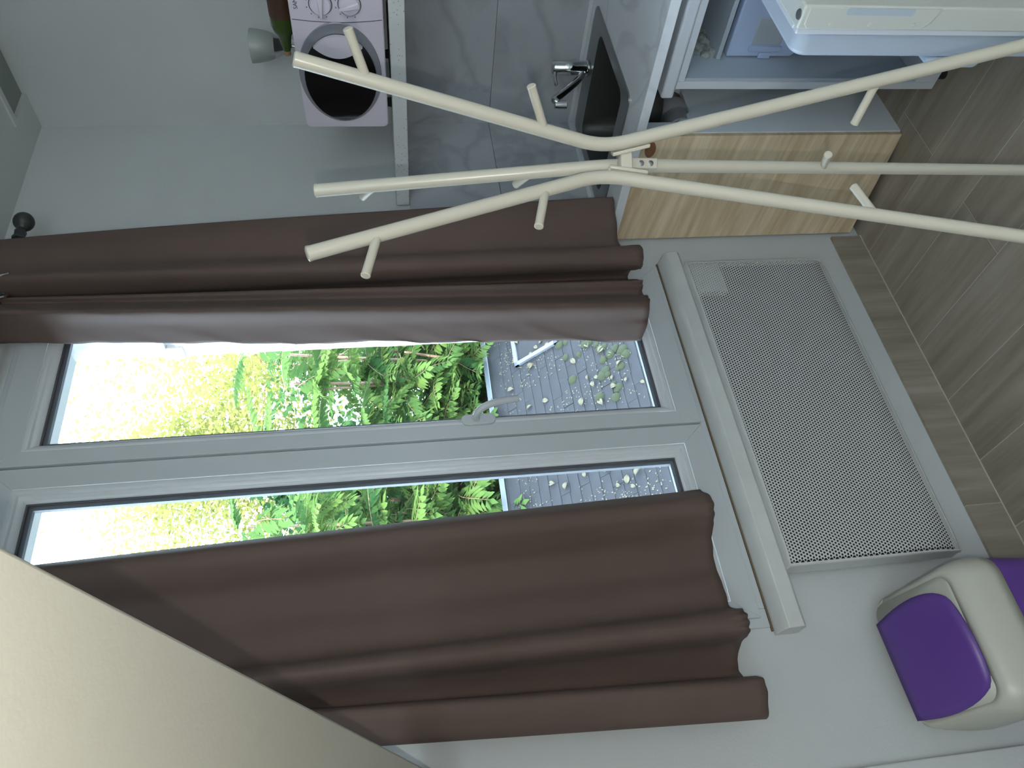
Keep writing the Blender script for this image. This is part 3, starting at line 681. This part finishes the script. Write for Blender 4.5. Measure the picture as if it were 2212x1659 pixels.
# ------------------------------------------------------------------ coat stand
TOPS = [(638,128),(683,412),(666,548)]; KN = [(1303,318),(1325,357),(1297,378)]; KD = [1.114,1.145,1.117]
FEET = [V(-1.339,-1.31,0), V(-1.288,-.838,0), V(-1.794,-1.02,0)]
PR = .0098
Cn = V(-1.496, -1.055, 0)
st = empty('coat_stand', Cn)
tag(st, 'ivory metal coat stand of three bent crossing poles with pegs', 'coat stand')
PEG = [ [((797,150),(752,64)), ((1180,268),(1148,187)), ((1897,188),(1846,266))],
        [((812,412),(785,425)), ((1150,384),(1115,398)), ((1776,372),(1784,346))],
        [((818,515),(790,594)), ((1180,416),(1164,488)), ((1893,454),(1845,404))] ]
poles = []
for i in range(3):
    T = on(*TOPS[i], 2, 1.69); K = atd(*KN[i], KD[i]); F = FEET[i]
    up = (T-K).normalized(); dnv = (F-K).normalized()
    pts = [T] + [K+up*.035]
    for k in range(1, 12):
        t = k/12; a, b, c_ = K+up*.035, K, K+dnv*.035
        pts.append(a*(1-t)**2+b*2*t*(1-t)+c_*t*t)
    pts += [K+dnv*.035, F+V(0, 0, .004)]
    po = obj('pole', MB().tube(pts, PR, 20), LACQ, st, smooth=50)
    obj('end_cap', MB().lathe(T-up*.003, up, [(0, PR+.0004), (.004, PR+.0004), (.0055, PR-.002)], 20), LACQ, po, smooth=30)
    obj('foot_cap', MB().lathe(F, (0, 0, 1), [(0, .012), (.012, .0115)], 16), DARK, po)
    for q, (b2, t2) in enumerate(PEG[i]):
        # base: nearest point of the pole to the pixel ray; peg leans out from the pole and up
        d = ray(*b2).normalized(); P0, P1 = (K, T) if q < 2 else (K, F)
        e = (P1-P0); w0 = P0-CAM; aa = e.dot(e); bb = e.dot(d); dd = e.dot(w0); ee = d.dot(w0)
        s = (bb*ee-dd)/(aa-bb*bb); base = P0+e*s
        az = (T-Cn); az.z = 0; az.normalize()
        rad = az if q < 2 else -az
        # peg tip lies in the vertical plane through the pole's radial direction and on the pixel ray when possible
        n_ = az.cross(V(0, 0, 1)); dt = ray(*t2); den = n_.dot(dt)
        tip = CAM+dt*(n_.dot(base-CAM)/den) if abs(den) > .15 else base+rad*.045+V(0, 0, .045)
        v_ = tip-base
        if v_.length > .085 or v_.length < .035: tip = base+v_.normalized()*max(.05, min(.075, v_.length))
        ax_ = (tip-base).normalized()
        pg = obj('peg', MB().tube([base, tip], .0062, 14), LACQ, po, smooth=50)
        obj('peg_cap', MB().lathe(tip-ax_*.001, ax_, [(0, .0065), (.002, .0065), (.003, .005)], 14), LACQ, pg, smooth=30)
    poles.append((T, K, F))
# centre bracket: three curved plates joined at the knot
hub = sum((p[1] for p in poles), Vector((0, 0, 0)))/3
hl = []
for T, K, F in poles:
    i_ = hub-K; i_.z = 0; i_.normalize(); hl.append(K+i_*.007+(F-K).normalized()*.030)
zh_ = sum(p.z for p in hl)/3
hb_ = obj('centre_bracket', MB().prism([V(p.x, p.y, zh_-.009) for p in hl], (0, 0, .018)), LACQ, st, bevel=.002)
toc = (CAM-hub); toc.z = 0; toc.normalize(); side = V(-toc.y, toc.x, 0)*-1
for i, (T, K, F) in enumerate(poles):
    nx_ = poles[(i+1) % 3]; dF = (F-K).normalized()
    inn = hub-K; inn.z = 0; inn.normalize()
    a0 = K+inn*.010+V(0, 0, .010); tg = V(-inn.y, inn.x, 0)
    pts = []
    pl_ = MB()
    aL = [K+dF*.014+inn*.0095+tg*.008, K+dF*.014+inn*.0095-tg*.008, K+dF*.070+inn*.0095-tg*.008, K+dF*.070+inn*.0095+tg*.008]
    plate = obj('plate', MB().prism(aL, inn*.0055), LACQ, hb_, bevel=.0015)
    for s in (.042, .058):
        obj('screw', MB().lathe(K+dF*s+inn*.0145, inn, [(0, .0045), (.0012, .0042), (.0018, .002)], 14), SCREW, plate, smooth=30)

# ------------------------------------------------------------------ outside: slate roof, litter, trees
YR = 4.5
rL, rR = on(1088, 1090, 1, YR), on(1055, 790, 1, YR)
RZr = .69; RYl = 2.9
zl = on(1435, 870, 1, 3.3).z
slope = (RZr-zl)/(YR-3.3); ang = math.atan(slope)
RX0, RX1 = -1.2, 3.7
rf = empty('neighbour_roof', (1.2, 3.6, -1))
tag(rf, 'grey slate roof with a zinc ridge seen through the window', 'roof')
def rz(y): return RZr-(YR-y)*slope
obj('deck', MB().hexa([(RX0, 2.4, rz(2.4)-.3), (RX1, 2.4, rz(2.4)-.3), (RX1, YR, RZr-.3), (RX0, YR, RZr-.3), (RX0, 2.4, rz(2.4)-.012), (RX1, 2.4, rz(2.4)-.012), (RX1, YR, RZr-.012), (RX0, YR, RZr-.012)]), DARK, rf)
exp = .101; dY = exp*cos(ang)
sm = []
for k in range(4):
    random.seed(40+k); mb = MB(); wv = .1302; L_ = .125
    j = [random.uniform(-.004, .004) for _ in range(4)]
    mb.hexa([(-wv, -L_/2+j[0], 0), (wv, -L_/2+j[1], 0), (wv, L_/2, 0), (-wv, L_/2, 0), (-wv, -L_/2+j[0], .007+j[2]*.3), (wv, -L_/2+j[1], .007+j[3]*.3), (wv, L_/2, .005), (-wv, L_/2, .005)])
    me = bpy.data.meshes.new('slate'); me.from_pydata(mb.v, [], mb.f); me.materials.append(SLATE); sm.append(me)
random.seed(11)
nr = 17; cnt = 0
for j in range(nr):
    y = YR-.05-dY*(j+.5); z = rz(y)
    x = RX0+.35+(.13 if j % 2 else 0)
    while x < RX1-.35 and cnt < 300:
        o = inst('slate', sm[random.randrange(4)], (x+random.uniform(-.003, .003), y, z), (ang-.045+random.uniform(-.01, .01), random.uniform(-.008, .008), random.uniform(-.012, .012)), rf); cnt += 1
        x += .262
obj('ridge_cap', MB().prism([(RX0, YR-.02, RZr+.008-.02*slope), (RX0, YR-.02, RZr+.016-.02*slope), (RX0, YR+.012, RZr+.030), (RX0, YR+.13, RZr+.0), (RX0, YR+.13, RZr-.05)], (RX1-RX0, 0, 0)), ZINC, rf)
# roof window on the slates
sk0 = on(1140, 738, 1, 4.05); sy = 4.05; 
fr2 = MB()
def rp_(x, y, h): return V(x, y-h*sin(ang), rz(y)+h*cos(ang))
def rbar(x0, x1, y0, y1, h0, h1):
    fr2.hexa([rp_(x0, y0, h0), rp_(x1, y0, h0), rp_(x1, y1, h0), rp_(x0, y1, h0), rp_(x0, y0, h1), rp_(x1, y0, h1), rp_(x1, y1, h1), rp_(x0, y1, h1)])
kx0, kx1, ky0, ky1 = sk0.x-.16, sk0.x+.32, sy-.16, sy+.20
rbar(kx0, kx0+.04, ky0, ky1, .0, .035); rbar(kx1-.04, kx1, ky0, ky1, .0, .035); rbar(kx0, kx1, ky0, ky0+.03, 0, .035); rbar(kx0, kx1, ky1-.03, ky1, 0, .035)
rl_ = obj('roof_light', fr2, ZINC, rf)
fr2 = MB(); rbar(kx0+.04, kx1-.04, ky0+.03, ky1-.03, .01, .016); obj('roof_pane', fr2, SLATE, rl_)
# moss cushions and dry leaves lying on the slates
def roofpix(x, y):       # pixel -> point on the roof plane
    d = ray(x, y); n_ = V(0, -slope, 1); p0 = V(0, YR, RZr+.012); return CAM+d*(n_.dot(p0-CAM)/n_.dot(d))
random.seed(21)
moss_me = []
for k in range(3):
    mb = MB(); rows = []
    for i in range(6):
        th = i/5*pi/2; rr = cos(th); rows.append([(rr*cos(2*pi*q/10)*(1+.25*noise.noise((q*.9, k*7, i))), rr*sin(2*pi*q/10)*(1+.25*noise.noise((q*.7, k*5, i+4))), .75*sin(th)-.1) for q in range(11)])
    for r_ in rows: r_[10] = r_[0]
    mb.grid(rows); me = bpy.data.meshes.new('moss'); me.from_pydata(mb.v, [], mb.f); me.materials.append(MOSS); me.polygons.foreach_set('use_smooth', [True]*len(me.polygons)); moss_me.append(me)
mpx = [(1240,905),(1250,930),(1288,745),(1295,755),(1305,748),(1318,765),(1328,752),(1338,760),(1303,778),(1308,800),(1312,808),(1345,755),(1352,765),(1335,795),(1342,790),(1300,812),(1325,830),(1332,842),(1337,835),(1222,772),(1250,766),(1237,820),(1330,858),(1295,858),(1270,742),(1262,745),(1222,740),(1208,746)]
for k, (x, y) in enumerate(mpx):
    if y > 880: continue
    p = roofpix(x, y); s = random.uniform(.028, .05)
    o = inst('moss_cushion', moss_me[k % 3], p, (ang, 0, random.uniform(0, 6)), None, (s, s, s*.8)); o.rotation_mode = 'ZYX'
    tag(o, 'green moss cushion growing on the slate roof', 'moss', 'moss cushions on the slates')
lf_me = []
for k in range(4):
    mb = MB(); rows = []
    for i in range(7):
        t = i/6; wd = sin(pi*min(1, t*1.02))**.8*.32; c_ = .25*sin(pi*t)*(1 if k % 2 else .5)
        rows.append([(t-.5, -wd, c_+.12), (t-.5, 0, c_-.02), (t-.5, wd, c_+.12+.1*k/3)])
    mb.grid(rows); me = bpy.data.meshes.new('dry'); me.from_pydata(mb.v, [], mb.f); me.materials.append(DRYL); lf_me.append(me)
lpx = [(1300,755),(1340,785),(1325,815),(1328,835),(1290,815),(1150,765),(1160,750),(1170,740),(1185,745),(1118,740),(1115,780),(1150,790),(1270,745),(1320,765),(1355,820),(1260,868),(1180,865),(1300,870),(1145,880),(1285,830),(1240,780),(1105,843),(1350,770),(1272,815),(1390,825),(1195,1045),(1338,1048),(1380,1020),(1357,1035),(1370,1050),(1175,1015),(1315,1015),(1405,1000),(1225,1050),(1265,1025)]
for k, (x, y) in enumerate(lpx):
    p = roofpix(x, y); s = random.uniform(.045, .085)
    o = inst('dry_leaf', lf_me[k % 4], p+V(0, 0, .008), (ang+random.uniform(-.3, .3), random.uniform(-.3, .3), random.uniform(0, 6)), None, (s, s, s)); o.rotation_mode = 'ZYX'
    tag(o, 'small dry leaf lying on the slate roof outside', 'leaf', 'dry leaves on the slates')
fk = MB(); random.seed(9)
for k in range(5000):
    x = random.uniform(0, 3.2); y = YR-.1-random.random()*1.5
    if noise.noise((x*3, y*4, 1)) < random.uniform(-.35, .25): continue
    p = rp_(x, y, .012); s = random.uniform(.004, .013); a = random.random()*6
    u_ = V(cos(a), sin(a)*cos(ang), sin(a)*sin(ang)); v_ = V(-sin(a), cos(a)*cos(ang), cos(a)*sin(ang))
    fk.add([p-u_*s, p+v_*s*.5, p+u_*s, p-v_*s*.5], [(0, 1, 2, 3)])
fo = obj('leaf_litter', fk, DRYL); tag(fo, 'fine pale leaf flecks scattered over the slates', 'litter', kind='stuff')

gd = obj('ground', MB().box((-30, .34, -3.2), (40, 60, -3)), EARTH); tag(gd, kind='structure')
# compound leaves
fronds = []
for k in range(6):
    random.seed(60+k); mb = MB(); n = 10+k % 3; Lr = .5; droop = .10+.05*(k % 3)
    def rp2(t): return V(t*Lr, .02*sin(3*t+k), -droop*t*t)
    mb.tube([rp2(i/8) for i in range(9)], [.0032*(1-.6*i/8) for i in range(9)], 4, True, 1)
    for i in range(n):
        t = .14+.84*i/(n-1); p = rp2(t); sz = (.145-.05*abs(t-.45)*2)*random.uniform(.85, 1.1)
        for s in (-1, 1):
            a = R(62-22*t)+random.uniform(-.1, .1); d = V(cos(a), s*sin(a), -.25+random.uniform(-.18, .12)).normalized(); w_ = d.cross(V(0, 0, 1)).normalized()*.022; nn_ = w_.cross(d).normalized()
            mid = p+d*sz*.42; dr_ = V(0, 0, -.25*sz)
            mb.add([p, mid-w_+nn_*.006, mid-nn_*.002, mid+w_+nn_*.006, p+d*sz*.78-w_*.7+dr_*.5, p+d*sz*.78+dr_*.55-nn_*.002, p+d*sz*.78+w_*.7+dr_*.5, p+d*sz+dr_], [(0, 1, 2), (0, 2, 3), (1, 4, 5, 2), (2, 5, 6, 3), (4, 7, 5), (5, 7, 6)])
    p = rp2(1); d = V(1, 0, -.5).normalized(); w_ = V(0, .02, 0); mb.add([p, p+d*.06-w_, p+d*.13, p+d*.06+w_], [(0, 1, 2, 3)])
    me = bpy.data.meshes.new('frond'); me.from_pydata(mb.v, [], mb.f); me.materials.append(LEAF); me.materials.append(BARK); me.polygons.foreach_set('material_index', mb.m); fronds.append(me)
def sumac(x, y, top, label, nf, seed, base=-3.0, lean=0):
    random.seed(seed)
    tr = empty('sumac_tree', (x, y, base)); tag(tr, label, 'tree', 'sumac trees behind the roof')
    tips = []
    def stem(p0, p1, r0, r1, nm, par):
        mid = (p0+p1)/2+V(random.uniform(-.06, .06), random.uniform(-.06, .06), 0)
        return obj(nm, MB().tube(smoothpts([p0, mid, p1], 5), [r0+(r1-r0)*i/10 for i in range(11)], 8), BARK, par, smooth=60)
    t0 = V(x, y, base); t1 = V(x+lean, y, -.2)
    tk = stem(t0, t1, .05, .035, 'trunk', tr)
    for k in range(7):
        a = random.uniform(0, 2*pi); h = (.30+.70*(k+random.random()*.6)/6.6)*(top+.2)-.2
        e = V(x+lean+cos(a)*random.uniform(.15, .5), y+sin(a)*.3, h)
        s = t1+V(0, 0, -random.random()*.3)
        stem(s, e, .026, .012, 'branch', tk)
        for q in range(5): tips.append((s+(e-s)*(.35+.65*q/4), k))
    for k in range(nf):
        p, b = tips[k % len(tips)]
        az = random.uniform(0, 2*pi) if k % 3 else random.uniform(-2.6, -.6)
        el = random.uniform(-.5, .55); s = random.uniform(.95, 1.45)
        q = p+V(random.uniform(-.05, .05), random.uniform(-.05, .05), random.uniform(-.08, .08))
        inst('frond', fronds[random.randrange(6)], q, (random.uniform(-.5, .5), -el, az), tr, (s, s, s))
labs = ['sumac tree with long feathery leaves behind the left pane', 'slender sumac with bare pinkish stems behind the right pane', 'sumac tree overhanging the ridge beside the right curtain', 'sumac tree at the far left behind the left curtain', 'sumac tree set back in the gap between the two window leaves', 'sumac tree hidden mostly behind the right curtain']
sumac(.75, 5.1, 3.1, labs[0], 180, 101)
sumac(1.75, 5.2, 3.1, labs[1], 166, 102, lean=.1)
sumac(2.45, 5.0, 3.1, labs[2], 166, 103)
sumac(-.1, 5.4, 3.1, labs[3], 129, 104)
sumac(1.35, 6.3, 3.1, labs[4], 193, 105)
sumac(3.3, 5.6, 3.1, labs[5], 141, 106)
def crown(name, label, c_, rad, n, size, m, cat='tree', group='trees beyond the roof', seed=1, trunk=True):
    random.seed(seed); c_ = Vector(c_)
    t = empty(name, (c_.x, c_.y, -3)); tag(t, label, cat, group)
    mb = MB()
    cl = [(Vector((random.gauss(0, .45)*rad[0], random.gauss(0, .45)*rad[1], random.gauss(0, .45)*rad[2])), random.uniform(.25, .5)) for _ in range(46)]
    if not trunk: cl = [(Vector((random.uniform(-1, 1)*rad[0], random.uniform(-1, 1)*rad[1], random.uniform(-1, 1)*rad[2])), random.uniform(.22, .38)) for _ in range(90)]
    for k in range(n):
        q, rr = cl[random.randrange(len(cl))]
        d = V(random.gauss(0, 1), random.gauss(0, 1), random.gauss(0, 1)).normalized()*rr*(random.random()**.4)
        p = c_+q+V(d.x*rad[0], d.y*rad[1], d.z*rad[2])
        a = V(random.gauss(0, 1), random.gauss(0, 1), random.gauss(0, .6)).normalized(); b = a.orthogonal().normalized(); b = (b*cos(k)+a.cross(b)*sin(k)); s = size*random.uniform(.6, 1.3)
        mb.add([p, p+a*s*.5+b*s*.28, p+a*s, p+a*s*.5-b*s*.28], [(0, 1, 2, 3)])
    tag(obj('foliage', mb, m, t), kind='stuff')
    if trunk:
        tk = obj('trunk', MB().tube([(c_.x, c_.y, -3), (c_.x+.1, c_.y, c_.z-rad[2]*.3), (c_.x, c_.y+.1, c_.z+rad[2]*.3)], [.16, .12, .04], 10), BARK, t, smooth=60)
        for k in range(5):
            a = random.uniform(0, 6.28); z = c_.z-rad[2]*random.uniform(0, .5)
            obj('branch', MB().tube([(c_.x+.05, c_.y, z), (c_.x+cos(a)*rad[0]*.6, c_.y+sin(a)*rad[1]*.5, z+rad[2]*.6)], [.05, .012], 7), BARK, tk, smooth=60)
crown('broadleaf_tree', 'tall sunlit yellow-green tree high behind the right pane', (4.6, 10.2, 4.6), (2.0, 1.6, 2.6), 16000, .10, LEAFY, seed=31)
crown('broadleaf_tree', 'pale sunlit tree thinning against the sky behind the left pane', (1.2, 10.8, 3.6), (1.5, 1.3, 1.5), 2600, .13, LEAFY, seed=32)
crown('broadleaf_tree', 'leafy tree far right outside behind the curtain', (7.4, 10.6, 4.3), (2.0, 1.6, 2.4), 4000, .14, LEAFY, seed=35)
crown('shrub', 'dark green shrub filling the gap under the sumac stems', (2.1, 8.0, .9), (1.3, .7, 2.2), 16000, .15, LEAFD, 'shrub', 'shrubs behind the roof', 33, False)
crown('shrub', 'dark green shrub low behind the left pane', (-.6, 8.0, .9), (1.2, .7, 2.0), 10000, .13, LEAFD, 'shrub', 'shrubs behind the roof', 34, False)
crown('shrub', 'dark green shrub low behind the right curtain', (4.7, 8.2, .9), (1.2, .7, 2.1), 9000, .13, LEAFD, 'shrub', 'shrubs behind the roof', 36, False)

# ------------------------------------------------------------------ unseen uplighter added for soft fill light off the ceiling
lp = empty('added_uplighter', (-3.6, -3.3, 0)); tag(lp, 'black uplighter with a round metal bowl, added out of view for fill light', 'lamp')
obj('base', MB().lathe((-3.6, -3.3, 0), (0, 0, 1), [(0, .14), (.02, .14), (.03, .02)], 28), IRON, lp, smooth=30)
obj('stem', MB().tube([(-3.6, -3.3, .02), (-3.6, -3.3, 1.74)], .012, 12), IRON, lp, smooth=40)
obj('bowl', MB()._lathe(Vector((-3.6, -3.3, 1.72)), Vector((0, 0, 1)), [(0, .02), (.02, .08), (.07, .15), (.11, .17), (.112, .165), (.07, .14), (.025, .07), (.02, .001)], 28), IRON, lp, smooth=40)
up_ = lamp('added_uplighter_light', 'AREA', (-3.6, -3.3, 1.80), 160, (.84, .95, 1), shape='DISK', size=.2)
up_.rotation_euler = (pi, 0, 0); up_.parent = lp; up_.location = (0, 0, 1.80)
